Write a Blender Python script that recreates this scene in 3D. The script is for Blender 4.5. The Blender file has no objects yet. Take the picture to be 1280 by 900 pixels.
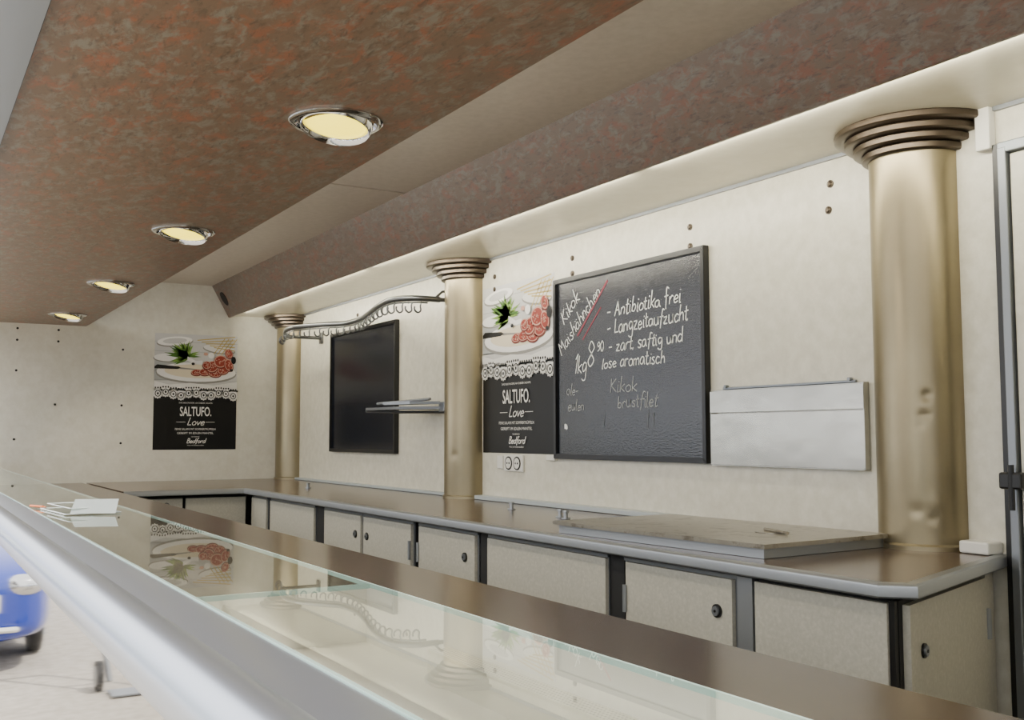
import bpy, bmesh, math, random
from mathutils import Vector, Matrix
random.seed(7)
scene=bpy.context.scene
COL=scene.collection

# ---------------------------------------------------------------- materials
def srgb(h):
    h=h.lstrip('#'); r=[int(h[i:i+2],16)/255 for i in (0,2,4)]
    return tuple([(c/12.92 if c<=.04045 else ((c+.055)/1.055)**2.4) for c in r]+[1])
def mat(name,c,rough=.5,metal=0.,emit=None,estr=0,c2=None,scale=8,detail=6,bump=0,c3=None,coat=0,stretch=None,alpha=None,spec=None,lo=.35,hi=.65):
    m=bpy.data.materials.new(name); m.use_nodes=True
    nt=m.node_tree; b=nt.nodes['Principled BSDF']
    b.inputs['Base Color'].default_value=srgb(c)
    b.inputs['Roughness'].default_value=rough; b.inputs['Metallic'].default_value=metal
    if coat: b.inputs['Coat Weight'].default_value=coat; b.inputs['Coat Roughness'].default_value=.08
    if spec is not None: b.inputs['Specular IOR Level'].default_value=spec
    if emit: b.inputs['Emission Color'].default_value=srgb(emit); b.inputs['Emission Strength'].default_value=estr
    if c2 or bump:
        geo=nt.nodes.new('ShaderNodeNewGeometry'); mp=nt.nodes.new('ShaderNodeMapping')
        nt.links.new(geo.outputs['Position'],mp.inputs['Vector'])
        if stretch: mp.inputs['Scale'].default_value=stretch
        n=nt.nodes.new('ShaderNodeTexNoise'); n.inputs['Scale'].default_value=scale; n.inputs['Detail'].default_value=detail
        n.inputs['Roughness'].default_value=.65
        nt.links.new(mp.outputs['Vector'],n.inputs['Vector'])
        if c2:
            r=nt.nodes.new('ShaderNodeValToRGB'); e=r.color_ramp.elements
            e[0].position=lo; e[0].color=srgb(c); e[1].position=hi; e[1].color=srgb(c2)
            if c3:
                k=e.new((lo+hi)/2+.03); k.color=srgb(c3)
            nt.links.new(n.outputs['Fac'],r.inputs['Fac']); nt.links.new(r.outputs['Color'],b.inputs['Base Color'])
        if bump:
            bp=nt.nodes.new('ShaderNodeBump'); bp.inputs['Strength'].default_value=bump; bp.inputs['Distance'].default_value=.004
            nt.links.new(n.outputs['Fac'],bp.inputs['Height']); nt.links.new(bp.outputs['Normal'],b.inputs['Normal'])
    return m
def laminate(name,base,red,grey,dark,rough):
    m=mat(name,base,rough); nt=m.node_tree; b=nt.nodes['Principled BSDF']
    geo=nt.nodes.new('ShaderNodeNewGeometry')
    def noise(sc,st,det=8,ro=.7):
        mp=nt.nodes.new('ShaderNodeMapping'); mp.inputs['Scale'].default_value=st
        n=nt.nodes.new('ShaderNodeTexNoise'); n.inputs['Scale'].default_value=sc; n.inputs['Detail'].default_value=det; n.inputs['Roughness'].default_value=ro
        n.inputs['Distortion'].default_value=.5
        nt.links.new(geo.outputs['Position'],mp.inputs['Vector']); nt.links.new(mp.outputs['Vector'],n.inputs['Vector']); return n
    def ramp(n,a,bb):
        r=nt.nodes.new('ShaderNodeMapRange'); r.inputs['From Min'].default_value=a; r.inputs['From Max'].default_value=bb
        nt.links.new(n.outputs['Fac'],r.inputs['Value']); return r
    def mix(f,ca,cb):
        x=nt.nodes.new('ShaderNodeMix'); x.data_type='RGBA'
        nt.links.new(f.outputs['Result'],x.inputs[0])
        if isinstance(ca,str): x.inputs[6].default_value=srgb(ca)
        else: nt.links.new(ca.outputs[2],x.inputs[6])
        x.inputs[7].default_value=srgb(cb); return x
    a=mix(ramp(noise(12,(.8,1.6,1.6)),.49,.62),base,red)
    c=mix(ramp(noise(20,(.8,1.5,1.5)),.49,.62),a,grey)
    d=mix(ramp(noise(42,(.6,1.8,1.8)),.52,.70),c,dark)
    nt.links.new(d.outputs[2],b.inputs['Base Color']); return m
M={}
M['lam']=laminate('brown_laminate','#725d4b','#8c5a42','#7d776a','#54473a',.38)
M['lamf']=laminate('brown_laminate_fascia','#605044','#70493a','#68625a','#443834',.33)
M['wall']=mat('cream_panel','#cbc7b6',.34,c2='#d9d5c6',c3='#d3cfbf',scale=22,bump=.02)
M['wallE']=mat('cream_panel_end','#d2cebf',.36,c2='#dcd9cc',scale=18)
M['soffit']=mat('cream_soffit','#e0dac4',.2,c2='#e6e1cc',scale=14)
M['strip']=mat('grey_ceiling_strip','#b9afa1',.36,c2='#c3b9ab',scale=30)
M['cab']=mat('cabinet_cream','#a6a396',.42,c2='#b5b2a5',c3='#adaa9d',scale=90)
M['gold']=mat('champagne_metal','#8d8268',.34,.85,c2='#958a70',scale=4,bump=.015)
M['bronze']=mat('bronze_capital','#453b30',.32,.65)
M['top']=mat('brown_worktop','#54463b',.2,c2='#655549',scale=60,c3='#5c4d42')
M['top2']=mat('dark_worktop','#42342b',.2,c2='#56463b',scale=60)
M['baseplate']=mat('case_base','#6b6153',.25,c2='#786e60',scale=10)
M['alu']=mat('brushed_aluminium','#a0a4a8',.4,.85)
M['alud']=mat('dull_aluminium','#85898e',.4,.8)
M['hook']=mat('grey_hook_metal','#6c6e70',.3,.85)
M['rail']=mat('satin_rail','#bcc3cf',.28,.85)
M['steel']=mat('stainless_steel','#9c9a92',.26,.92,c2='#aeaca3',scale=5,stretch=(.8,1,2),bump=.05)
M['steelw']=mat('worn_steel','#a39e92',.3,.75,c2='#837d71',scale=16,c3='#aca79b')
M['chrome']=mat('chrome','#d0d0d0',.08,1)
M['mirror']=mat('polished_panel','#c4c0b9',.03,1)
M['black']=mat('black_plastic','#0b0b0c',.35)
M['gap']=mat('dark_recess','#100f0e',.7)
M['white']=mat('white_plastic','#dcdad2',.35)
M['fit']=mat('blue_grey_duct','#a9b1b4',.35)
M['floor']=mat('van_floor','#4e4a45',.5,c2='#5c5852',scale=30)
M['case']=mat('case_interior','#e4dfd0',.3,c2='#ebe6d8',scale=6)
M['lamp']=mat('lamp_lens','#fff2a0',.3,emit='#ffe400',estr=2.6)
M['ground']=mat('paving','#958e83',.8,c2='#aea79c',scale=12)
M['blue']=mat('blue_paint','#15349b',.15,coat=.8)
M['tyre']=mat('tyre','#17171a',.7)
M['cglass']=mat('car_glass','#1c2228',.05)
M['board']=mat('board_surface','#06080d',.05,c2='#0b0e15',scale=60,stretch=(1,1,2.2),bump=.3,spec=.75)
M['board2']=mat('board_surface_matt','#0a0d15',.2,c2='#101420',scale=30,bump=.08,spec=.4)
M['chalk']=mat('chalk','#f0f0ec',.9)
M['chalkd']=mat('thin_chalk','#aaacac',.9)
M['chalkf']=mat('faded_chalk','#6a6e72',.9)
M['pink']=mat('pink_chalk','#8f4652',.9)
M['orange']=mat('orange_plastic','#d0703a',.4)

def glassmat(name,tint,ior=1.6):
    m=bpy.data.materials.new(name); m.use_nodes=True; nt=m.node_tree
    for n in list(nt.nodes): nt.nodes.remove(n)
    out=nt.nodes.new('ShaderNodeOutputMaterial'); mx=nt.nodes.new('ShaderNodeMixShader')
    tr=nt.nodes.new('ShaderNodeBsdfTransparent'); tr.inputs['Color'].default_value=srgb(tint)
    gl=nt.nodes.new('ShaderNodeBsdfGlossy'); gl.inputs['Roughness'].default_value=.01; gl.inputs['Color'].default_value=(.97,1,.99,1)
    fr=nt.nodes.new('ShaderNodeFresnel'); geo=nt.nodes.new('ShaderNodeNewGeometry')
    mr=nt.nodes.new('ShaderNodeMapRange'); mr.inputs['To Min'].default_value=ior; mr.inputs['To Max'].default_value=1/ior
    nt.links.new(geo.outputs['Backfacing'],mr.inputs['Value']); nt.links.new(mr.outputs['Result'],fr.inputs['IOR'])
    nt.links.new(fr.outputs['Fac'],mx.inputs['Fac']); nt.links.new(tr.outputs['BSDF'],mx.inputs[1]); nt.links.new(gl.outputs['BSDF'],mx.inputs[2])
    nt.links.new(mx.outputs['Shader'],out.inputs['Surface']); return m
M['glass']=glassmat('clear_glass','#f6fbf8',1.85)
M['acryl']=glassmat('clear_acrylic','#eef2f0',1.7)
M['gedge']=mat('glass_edge','#9db8ae',.1,c2='#b4c8c0',scale=3)
M['aedge']=mat('acrylic_edge','#cfd6d4',.15)

def perfmat():
    m=mat('perforated_steel','#b9b19a',.35,.2); nt=m.node_tree; b=nt.nodes['Principled BSDF']
    geo=nt.nodes.new('ShaderNodeNewGeometry'); v=nt.nodes.new('ShaderNodeTexVoronoi'); v.inputs['Scale'].default_value=120; v.inputs['Randomness'].default_value=0
    r=nt.nodes.new('ShaderNodeValToRGB'); r.color_ramp.elements[0].position=.24; r.color_ramp.elements[0].color=srgb('#989384'); r.color_ramp.elements[1].position=.32; r.color_ramp.elements[1].color=srgb('#dfdacb')
    nt.links.new(geo.outputs['Position'],v.inputs['Vector']); nt.links.new(v.outputs['Distance'],r.inputs['Fac']); nt.links.new(r.outputs['Color'],b.inputs['Base Color']); return m
M['perf']=perfmat()

# ---------------------------------------------------------------- builders
WL={}
def finish(name,bm,mats,parent=None,smooth=False,loc=None):
    me=bpy.data.meshes.new(name); bmesh.ops.recalc_face_normals(bm,faces=bm.faces)
    bm.to_mesh(me); bm.free()
    return place(name,me,mats,parent,smooth,loc)
def place(name,me,mats,parent=None,smooth=False,loc=None):
    if loc is None:
        xs=[v.co for v in me.vertices]
        c=Vector([(min(v[i] for v in xs)+max(v[i] for v in xs))/2 for i in range(3)])
    else: c=Vector(loc)
    me.transform(Matrix.Translation(-c))
    for m in mats: me.materials.append(M[m] if isinstance(m,str) else m)
    if smooth:
        for p in me.polygons: p.use_smooth=True
        me.set_sharp_from_angle(angle=math.radians(40))
    o=bpy.data.objects.new(name,me); COL.objects.link(o)
    pw=WL[parent.name] if parent else Vector((0,0,0))
    o.location=c-pw
    if parent: o.parent=parent
    WL[o.name]=c
    return o
def empty(name,loc,parent=None):
    o=bpy.data.objects.new(name,None); o.empty_display_size=.05; COL.objects.link(o)
    pw=WL[parent.name] if parent else Vector((0,0,0))
    o.location=Vector(loc)-pw; WL[o.name]=Vector(loc)
    if parent: o.parent=parent
    return o
def tag(o,label,cat,group=None):
    o['label']=label; o['category']=cat
    if group: o['group']=group
    return o
def struct(o): o['kind']='structure'; return o
def bbox(bm,x0,x1,y0,y1,z0,z1,mi=0,bev=0):
    g=bmesh.ops.create_cube(bm,size=1)
    bmesh.ops.scale(bm,vec=(abs(x1-x0),abs(y1-y0),abs(z1-z0)),verts=g['verts'])
    bmesh.ops.translate(bm,vec=((x0+x1)/2,(y0+y1)/2,(z0+z1)/2),verts=g['verts'])
    fs={f for v in g['verts'] for f in v.link_faces}
    for f in fs: f.material_index=mi
    if bev:
        es=list({e for v in g['verts'] for e in v.link_edges})
        r=bmesh.ops.bevel(bm,geom=es,offset=bev,segments=2,affect='EDGES',profile=.5)
        for f in r['faces']: f.material_index=mi
def box(name,x0,x1,y0,y1,z0,z1,m,parent=None,bev=0):
    bm=bmesh.new(); bbox(bm,x0,x1,y0,y1,z0,z1,0,bev); return finish(name,bm,[m],parent)
def bcyl(bm,a,b,r,seg=20,mi=0,r2=None):
    a=Vector(a);b=Vector(b);d=b-a
    mt=Matrix.Translation((a+b)/2)@d.to_track_quat('Z','Y').to_matrix().to_4x4()
    g=bmesh.ops.create_cone(bm,cap_ends=True,segments=seg,radius1=r,radius2=r if r2 is None else r2,depth=d.length,matrix=mt)
    for f in {f for v in g['verts'] for f in v.link_faces}: f.material_index=mi
def prism(bm,pts,z0,z1,mi=0,axis='z'):
    def P(p,z):
        return (p[0],p[1],z) if axis=='z' else ((z,p[0],p[1]) if axis=='x' else (p[0],z,p[1]))
    lo=[bm.verts.new(P(p,z0)) for p in pts]; hi=[bm.verts.new(P(p,z1)) for p in pts]
    n=len(pts); fs=[bm.faces.new(lo[::-1]),bm.faces.new(hi)]
    for i in range(n): fs.append(bm.faces.new((lo[i],lo[(i+1)%n],hi[(i+1)%n],hi[i])))
    for f in fs: f.material_index=mi
def halflathe(bm,cx,cy,prof,seg=48,mi=0,a0=math.pi,a1=2*math.pi,dents=()):
    rings=[]
    for r,z in prof:
        ring=[]
        for i in range(seg+1):
            a=a0+(a1-a0)*i/seg; rr=r
            for da,dz,dep,wd,hg in dents:
                rr-=dep*math.exp(-(((a-da)*.136/wd)**2+((z-dz)/hg)**2))
            ring.append(bm.verts.new((cx+rr*math.cos(a),cy+rr*math.sin(a),z)))
        rings.append(ring)
    for a,b in zip(rings,rings[1:]):
        for i in range(seg):
            f=bm.faces.new((a[i],a[i+1],b[i+1],b[i])); f.material_index=mi
def tube(name,pts,r,m,parent=None,seg=10,closed=False):
    bm=bmesh.new(); tubeb(bm,pts,r,seg); return finish(name,bm,[m],parent,smooth=True)
def tubeb(bm,pts,r,seg=10,mi=0):
    P=[Vector(p) for p in pts]; rings=[]
    for i,p in enumerate(P):
        t=(P[min(i+1,len(P)-1)]-P[max(i-1,0)]).normalized()
        up=Vector((0,0,1)) if abs(t.z)<.95 else Vector((1,0,0))
        a=t.cross(up).normalized(); b=t.cross(a)
        rings.append([bm.verts.new(p+(a*math.cos(2*math.pi*k/seg)+b*math.sin(2*math.pi*k/seg))*r) for k in range(seg)])
    for a,b in zip(rings,rings[1:]):
        for k in range(seg):
            f=bm.faces.new((a[k],a[(k+1)%seg],b[(k+1)%seg],b[k])); f.material_index=mi
    for ring in (rings[0][::-1],rings[-1]):
        f=bm.faces.new(ring); f.material_index=mi
def catmull(P,n=6):
    P=[Vector(p) for p in P]
    if len(P)<3: return P
    Q=[P[0]*2-P[1]]+P+[P[-1]*2-P[-2]]; out=[]
    for i in range(1,len(Q)-2):
        for k in range(n):
            t=k/n; a,b,c,d=Q[i-1],Q[i],Q[i+1],Q[i+2]
            out.append(.5*((2*b)+(c-a)*t+(2*a-5*b+4*c-d)*t*t+(3*b-a-3*c+d)*t*t*t))
    out.append(P[-1]); return out

# flat printed artwork on a plane
class Flat:
    def __init__(s,O,R,U,N): s.O,s.R,s.U,s.N=map(Vector,(O,R,U,N)); s.v=[];s.f=[];s.m=[];s.mats=[]
    def mi(s,m):
        if m not in s.mats: s.mats.append(m)
        return s.mats.index(m)
    def poly(s,pts,m,layer):
        b=len(s.v)
        for p in pts: s.v.append(s.O+s.R*p[0]+s.U*p[1]+s.N*(layer*.0003))
        s.f.append(list(range(b,b+len(pts)))); s.m.append(s.mi(m))
    def rect(s,x0,y0,x1,y1,m,l): s.poly([(x0,y0),(x1,y0),(x1,y1),(x0,y1)],m,l)
    def ell(s,cx,cy,rx,ry,m,l,rot=0,n=28,jit=0):
        c,sn=math.cos(rot),math.sin(rot); pts=[]
        for i in range(n):
            a=2*math.pi*i/n; k=1+random.uniform(-jit,jit); x=rx*math.cos(a)*k; y=ry*math.sin(a)*k
            pts.append((cx+x*c-y*sn,cy+x*sn+y*c))
        s.poly(pts,m,l)
    def line(s,pts,w,m,l):
        P=[Vector((p[0],p[1])) for p in pts]; L=[];Rr=[]
        for i,p in enumerate(P):
            t=P[min(i+1,len(P)-1)]-P[max(i-1,0)]
            if t.length<1e-9: t=Vector((1,0))
            t.normalize(); n=Vector((-t.y,t.x))*w/2
            L.append(p+n);Rr.append(p-n)
        for i in range(len(P)-1): s.poly([L[i],Rr[i],Rr[i+1],L[i+1]],m,l)
    def text(s,txt,x,y,size,m,l,sx=1,align='CENTER',width=None,bold=0):
        cu=bpy.data.curves.new('t','FONT'); cu.body=txt; cu.size=size; cu.align_x=align; cu.offset=bold; cu.resolution_u=3
        o=bpy.data.objects.new('t',cu); COL.objects.link(o)
        dg=bpy.context.evaluated_depsgraph_get(); dg.update(); me=bpy.data.meshes.new_from_object(o.evaluated_get(dg))
        if width and len(me.vertices):
            xs=[v.co.x for v in me.vertices]; sx=width/(max(xs)-min(xs))
        for p in me.polygons: s.poly([(x+me.vertices[i].co.x*sx,y+me.vertices[i].co.y) for i in p.vertices],m,l)
        bpy.data.objects.remove(o); bpy.data.curves.remove(cu); bpy.data.meshes.remove(me)
    def build(s,name,parent=None):
        me=bpy.data.meshes.new(name); me.from_pydata([tuple(v) for v in s.v],[],s.f)
        for p,k in zip(me.polygons,s.m): p.material_index=k
        return place(name,me,s.mats,parent)

LET={
'a':([[(.4,.42),(.25,.5),(.08,.38),(.05,.15),(.18,0),(.33,.12),(.4,.42),(.42,.1),(.5,0)]],.52),
'b':([[(.12,1),(.08,.05)],[(.08,.3),(.25,.48),(.4,.3),(.3,.03),(.08,.05)]],.48),
'c':([[(.38,.42),(.2,.5),(.05,.25),(.18,0),(.4,.08)]],.44),
'd':([[(.4,.38),(.25,.5),(.08,.38),(.05,.15),(.18,0),(.33,.1),(.4,.3)],[(.45,1),(.42,0)]],.52),
'e':([[(.06,.25),(.38,.3),(.25,.5),(.06,.3),(.15,0),(.4,.08)]],.45),
'f':([[(.42,.93),(.28,1),(.2,.8),(.14,-.25)],[(.02,.5),(.36,.53)]],.38),
'g':([[(.4,.42),(.22,.5),(.06,.3),(.18,.05),(.38,.2),(.42,.45),(.4,-.3),(.2,-.42),(.05,-.3)]],.5),
'h':([[(.1,1),(.06,0)],[(.06,.3),(.25,.5),(.38,.35),(.4,0)]],.48),
'i':([[(.1,.5),(.1,.05),(.18,0)],[(.12,.68),(.13,.74)]],.22),
'k':([[(.1,1),(.06,0)],[(.38,.5),(.08,.24)],[(.1,.25),(.4,0)]],.44),
'l':([[(.12,1),(.08,.08),(.18,0)]],.22),
'm':([[(.06,.5),(.06,0)],[(.06,.35),(.2,.5),(.3,.38),(.3,0)],[(.3,.35),(.45,.5),(.56,.38),(.57,0)]],.66),
'n':([[(.06,.5),(.06,0)],[(.06,.33),(.22,.5),(.36,.38),(.38,0)]],.47),
'o':([[(.22,.5),(.06,.35),(.06,.12),(.2,0),(.38,.12),(.38,.38),(.22,.5)]],.46),
'r':([[(.06,.5),(.06,0)],[(.06,.3),(.2,.5),(.34,.46)]],.36),
's':([[(.34,.45),(.18,.5),(.08,.38),(.28,.2),(.3,.05),(.15,0),(.04,.08)]],.39),
't':([[(.18,.85),(.14,.1),(.22,0),(.32,.06)],[(.02,.53),(.32,.56)]],.34),
'u':([[(.06,.5),(.08,.1),(.2,0),(.36,.12),(.4,.5)],[(.4,.5),(.42,0)]],.5),
'v':([[(.04,.5),(.18,0)],[(.18,0),(.38,.5)]],.4),
'z':([[(.05,.48),(.36,.48)],[(.36,.48),(.05,.02)],[(.05,.02),(.38,.02)]],.44),
'ä':([[(.4,.42),(.25,.5),(.08,.38),(.05,.15),(.18,0),(.33,.12),(.4,.42),(.42,.1),(.5,0)],[(.15,.68),(.16,.74)],[(.33,.68),(.34,.74)]],.52),
'A':([[(.02,0),(.3,1)],[(.3,1),(.52,0)],[(.1,.36),(.46,.38)]],.56),
'B':([[(.08,1),(.06,0)],[(.06,.98),(.35,.92),(.32,.6),(.08,.52)],[(.08,.52),(.42,.42),(.38,.05),(.06,0)]],.5),
'K':([[(.1,1),(.06,0)],[(.45,.95),(.08,.48)],[(.1,.5),(.48,0)]],.5),
'L':([[(.12,1),(.06,.02)],[(.06,.02),(.42,.04)]],.46),
'M':([[(.04,0),(.12,1)],[(.12,1),(.32,.4)],[(.32,.4),(.54,1)],[(.54,1),(.6,0)]],.68),
'1':([[(.05,.7),(.22,1)],[(.22,1),(.18,0)]],.34),
'8':([[(.24,.52),(.06,.72),(.22,1),(.42,.76),(.24,.52),(.04,.25),(.2,0),(.44,.24),(.24,.52)]],.5),
'9':([[(.38,.75),(.2,1),(.06,.75),(.2,.5),(.38,.75),(.34,.3),(.15,0)]],.46),
'0':([[(.22,1),(.06,.7),(.06,.3),(.2,0),(.38,.3),(.38,.7),(.22,1)]],.48),
'-':([[(.05,.32),(.38,.34)]],.48),
',':([[(.1,.06),(.04,-.15)]],.2),
'.':([[(.06,.0),(.1,.05)]],.2),
' ':([],.3)}
def hand(fl,txt,x,y,h,w,m,l,width=None,rot=0,slant=.12,jit=.04):
    tot=sum(LET[c][1] for c in txt)
    sx=h if not width else width/tot
    c,s=math.cos(rot),math.sin(rot); cx=0
    for ch in txt:
        st,adv=LET[ch]; dy=random.uniform(-jit,jit); ks=1+random.uniform(-jit,jit)*3; sl=slant+random.uniform(-jit,jit)*2.5
        for q in st:
            pts=[Vector((cx+p[0]*sx+p[1]*sl*h+random.uniform(-jit,jit)*.5*h,(p[1]*ks+dy+random.uniform(-jit,jit)*.5)*h)) for p in q]
            pts=catmull(pts,6)
            fl.line([(x+p.x*c-p.y*s,y+p.x*s+p.y*c) for p in pts],w,m,l)
        cx+=adv*sx

# ================================================================ room shell
XL,XR=-7.80,1.6; YB=2.60; ZW=-.325; ZF=-1.23; ZC=.776; ZC2=1.127; ZS=.91
struct(box('wall_back',XL-.05,XR+.05,YB,YB+.06,ZF,1.25,'wall'))
struct(box('wall_left',XL-.06,XL,.1,YB,ZF,1.25,'wallE'))
struct(box('wall_right',XR,XR+.06,.45,YB,ZF,1.25,'wallE'))
struct(box('floor',XL-.06,XR+.06,.4,YB+.06,ZF-.06,ZF,'floor'))
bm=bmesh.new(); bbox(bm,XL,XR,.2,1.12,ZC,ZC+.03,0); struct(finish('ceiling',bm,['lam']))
for i,(a,b) in enumerate(((XL,-4.352),(-4.328,XR))):
    struct(box('trim_%d'%(1+i),a,b,.9,2.02,ZC2,ZC2+.03,'strip'))
struct(box('trim_3',XL,XR,.2,YB,1.17,1.2,'gap'))
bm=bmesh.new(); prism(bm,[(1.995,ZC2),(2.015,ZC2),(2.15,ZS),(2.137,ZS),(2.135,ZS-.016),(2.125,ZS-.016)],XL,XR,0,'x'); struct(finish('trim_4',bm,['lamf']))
struct(box('trim_5',XL,XR,2.137,YB,ZS,ZS+.02,'soffit'))
struct(box('trim_6',XL,XR,.10,.199,ZC-.03,ZC+.06,'alu'))
struct(box('trim_7',XL,XR,.197,.205,ZC-.012,ZC+.0,'black'))
struct(box('trim_8',XL,XR,YB-.012,YB,ZS-.012,ZS,'alud'))
struct(box('trim_9',-1.79,-1.745,YB-.03,YB,.79,ZS,'white',bev=.004))
n=Vector((0,-(ZC2-ZS),-(2.13-1.995))).normalized()
bm=bmesh.new(); c=Vector((XL+.13,2.058,1.02)); bcyl(bm,c-n*.01,c+n*.006,.055,28); tag(finish('fascia_hole_disc',bm,['gap'],smooth=True),'black disc standing in for a round hole in the brown fascia','hole disc')  # solid disc, the dark of an open hole put into its colour

# ================================================================ columns
colx=[-2.008,-4.827,-7.660]
labs=['dented champagne-gold metal half column beside the door','champagne-gold metal half column beside the small poster','champagne-gold metal half column in the corner of the room']
A0=2*math.pi-.91
for i,x in enumerate(colx):
    e=tag(empty('column',(x,YB-.07,ZW)),labs[i],'column','gold columns on the rear counter')
    bm=bmesh.new()
    dents=[]
    if i==0: dents=[(A0+.05,.11,.005,.014,.014),(A0+.0,.055,.004,.018,.010),(A0-.06,.03,.002,.012,.01),(A0-.2,-.213,.003,.018,.015),(A0+.15,-.19,-.001,.03,.02),(A0+.1,-.235,.002,.015,.01)]
    if i==1: dents=[(A0-.2,-.1,.002,.02,.02)]
    pr=[(.143,ZW),(.143,ZW+.012),(.136,ZW+.018)]+[(.136,ZW+.018+(.82-ZW-.018)*k/110) for k in range(1,111)]
    halflathe(bm,x,YB,pr,72,dents=dents)
    s=finish('shaft',bm,['gold'],e,True)
    bm=bmesh.new(); pr=[]
    z=.819
    for r in (.155,.18,.205,.234):
        pr+=[(r-.005,z),(r,z+.004),(r,z+.018),(r-.004,z+.0225)]; z+=.0228
    halflathe(bm,x,YB,[(.13,.819)]+pr+[(.1,z)])
    finish('capital',bm,['bronze'],e,True)

# ================================================================ posters
def lmat(n,c,r=.35): 
    M[n]=mat(n,c,r,spec=.3); return n
for n,c in [('p_white','#cac9c7'),('p_light','#e2e0dc'),('p_grey','#aeb0b0'),('p_black','#0e0e0f'),('p_text','#e9e7e1'),('p_green','#4a7429'),('p_green2','#7fa347'),('p_red','#96392e'),('p_fat','#cfa08e'),('p_dred','#70261f'),('p_stick','#bfa968'),('p_plate','#f2f0ec'),('p_shadow','#8f8d88'),('p_lace','#e6e4df'),('p_cream','#e6dac0')]: lmat(n,c)
def poster(O,R,U,N,w,h,label):
    f=Flat(O,R,U,N); W=.594; H=.841; 
    f.R=Vector(R)*(w/W); f.U=Vector(U)*(h/H)
    f.rect(0,0,W,H,'p_black',2)
    f.rect(0,.43,W,H,'p_white',3)
    for k in range(5): f.rect(0,.5+k*.07,W,.504+k*.07,'p_grey',4)
    f.poly([(0,.66),(.2,.62),(.25,.55),(.1,.5),(0,.5)],'p_grey',4)
    f.ell(.14,.78,.13,.035,'p_shadow',5,.1); f.ell(.14,.787,.125,.033,'p_plate',6,.1); f.ell(.14,.789,.085,.02,'p_white',7,.1)
    f.ell(.46,.735,.12,.03,'p_shadow',5,-.1); f.ell(.46,.742,.115,.028,'p_light',6,-.1)
    f.ell(.30,.555,.29,.075,'p_shadow',5); f.ell(.30,.565,.285,.07,'p_plate',6); f.ell(.30,.572,.23,.05,'p_cream',7)
    f.ell(.09,.66,.10,.03,'p_shadow',5); f.ell(.09,.666,.095,.028,'p_plate',6)
    for k in range(5):
        f.line([(.30+k*.03,.80-k*.012),(.575,.835-k*.026)],.007,'p_stick',8)
    for k in range(4): f.line([(.42+k*.028,.70),(.5+k*.03,.82)],.006,'p_stick',8)
    for k in range(60):
        a=random.uniform(1.7,4.2); r=random.uniform(.08,.20); cx,cy=.25,.675
        ex,ey=max(.01,cx+math.cos(a)*r),cy+math.sin(a)*r*.5+.02
        nx,ny=-math.sin(a)*.012,math.cos(a)*.012
        f.poly([(cx,cy),((cx+ex)/2+nx,(cy+ey)/2+ny),(ex,ey),((cx+ex)/2-nx,(cy+ey)/2-ny)],random.choice(['p_green','p_green2','p_green']),9+k%3)
    for k in range(18):
        a=random.uniform(-.1,1.9); r=random.uniform(.06,.12); cx,cy=.22,.68
        ex,ey=cx+math.cos(a)*r,cy+math.sin(a)*r
        nx,ny=-math.sin(a)*.008,math.cos(a)*.008
        f.poly([(cx,cy),((cx+ex)/2+nx,(cy+ey)/2+ny),(ex,ey),((cx+ex)/2-nx,(cy+ey)/2-ny)],random.choice(['p_green2','p_green']),9+k%3)
    for k in range(4): f.line([(.23,.675-k*.008),(.29,.645-k*.006),(.34,.65-k*.006)],.006,'p_plate',12)
    f.poly([(0,.6),(.02,.614),(.17,.603),(.19,.592),(.16,.584),(0,.584)],'p_black',10); f.poly([(.18,.598),(.33,.585),(.34,.58),(.18,.585)],'p_shadow',10)
    sal=[(.30,.565,.04,.022,.1),(.36,.57,.045,.026,.1),(.43,.56,.045,.026,-.1),(.49,.585,.04,.028,.2),(.41,.61,.045,.04,.6),(.47,.65,.048,.045,.3),(.53,.625,.03,.045,.3),(.37,.62,.03,.028,0),(.53,.71,.025,.035,.4)]
    for k,(x,y,rx,ry,ro) in enumerate(sal):
        f.ell(x,y-.004,rx+.004,ry+.004,'p_dred',13+2*k,ro); f.ell(x,y,rx,ry,'p_fat',14+2*k,ro); f.ell(x,y,rx*.86,ry*.84,'p_red',15+2*k,ro)
        for j in range(14):
            a=random.uniform(0,6.28); rr=random.uniform(0,.7); f.ell(x+math.cos(a)*rx*rr,y+math.sin(a)*ry*rr,.0045,.0035,'p_fat',33 if k>3 else 16+2*k,n=6)
    f.ell(.565,.66,.018,.028,'p_black',34); f.ell(.55,.585,.012,.01,'p_black',34); f.ell(.27,.625,.012,.01,'p_black',34)
    f.ell(.40,.69,.022,.022,'p_plate',35); f.ell(.36,.70,.016,.012,'p_fat',35)
    f.poly([(0,.43),(0,.495),(.1,.47),(.25,.485),(.42,.47),(.594,.5),(.594,.43)],'p_lace',20)
    f.rect(0,.405,W,.44,'p_lace',20)
    n=11
    for k in range(n):
        cx=(k+.5)*W/n; dy=.012*math.sin(k*1.7)
        f.ell(cx,.405+dy,.031,.034,'p_lace',21); f.ell(cx,.405+dy,.021,.024,'p_black',22); f.ell(cx,.405+dy,.015,.018,'p_lace',23); f.ell(cx,.405+dy,.007,.009,'p_black',24,n=10)
        for j in range(7):
            a=math.pi+math.pi*j/6; f.ell(cx+.031*math.cos(a),.405+dy+.034*math.sin(a),.0045,.0045,'p_lace',21,n=8)
        for j in range(3): f.ell(cx+(j-1)*.018,.447+dy*.5,.0055,.007,'p_black',24,n=8)
        f.ell(cx+W/n/2,.43,.008,.006,'p_black',24,n=8)
    f.line([(0,.428),(W,.428)],.002,'p_black',24)
    f.text('DAS BESONDERE AN DIESER SALAMI:',.297,.335,.014,'p_text',22,width=.24)
    f.text('SALTUFO.',.297,.245,.095,'p_text',22,width=.225,bold=.001)
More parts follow.
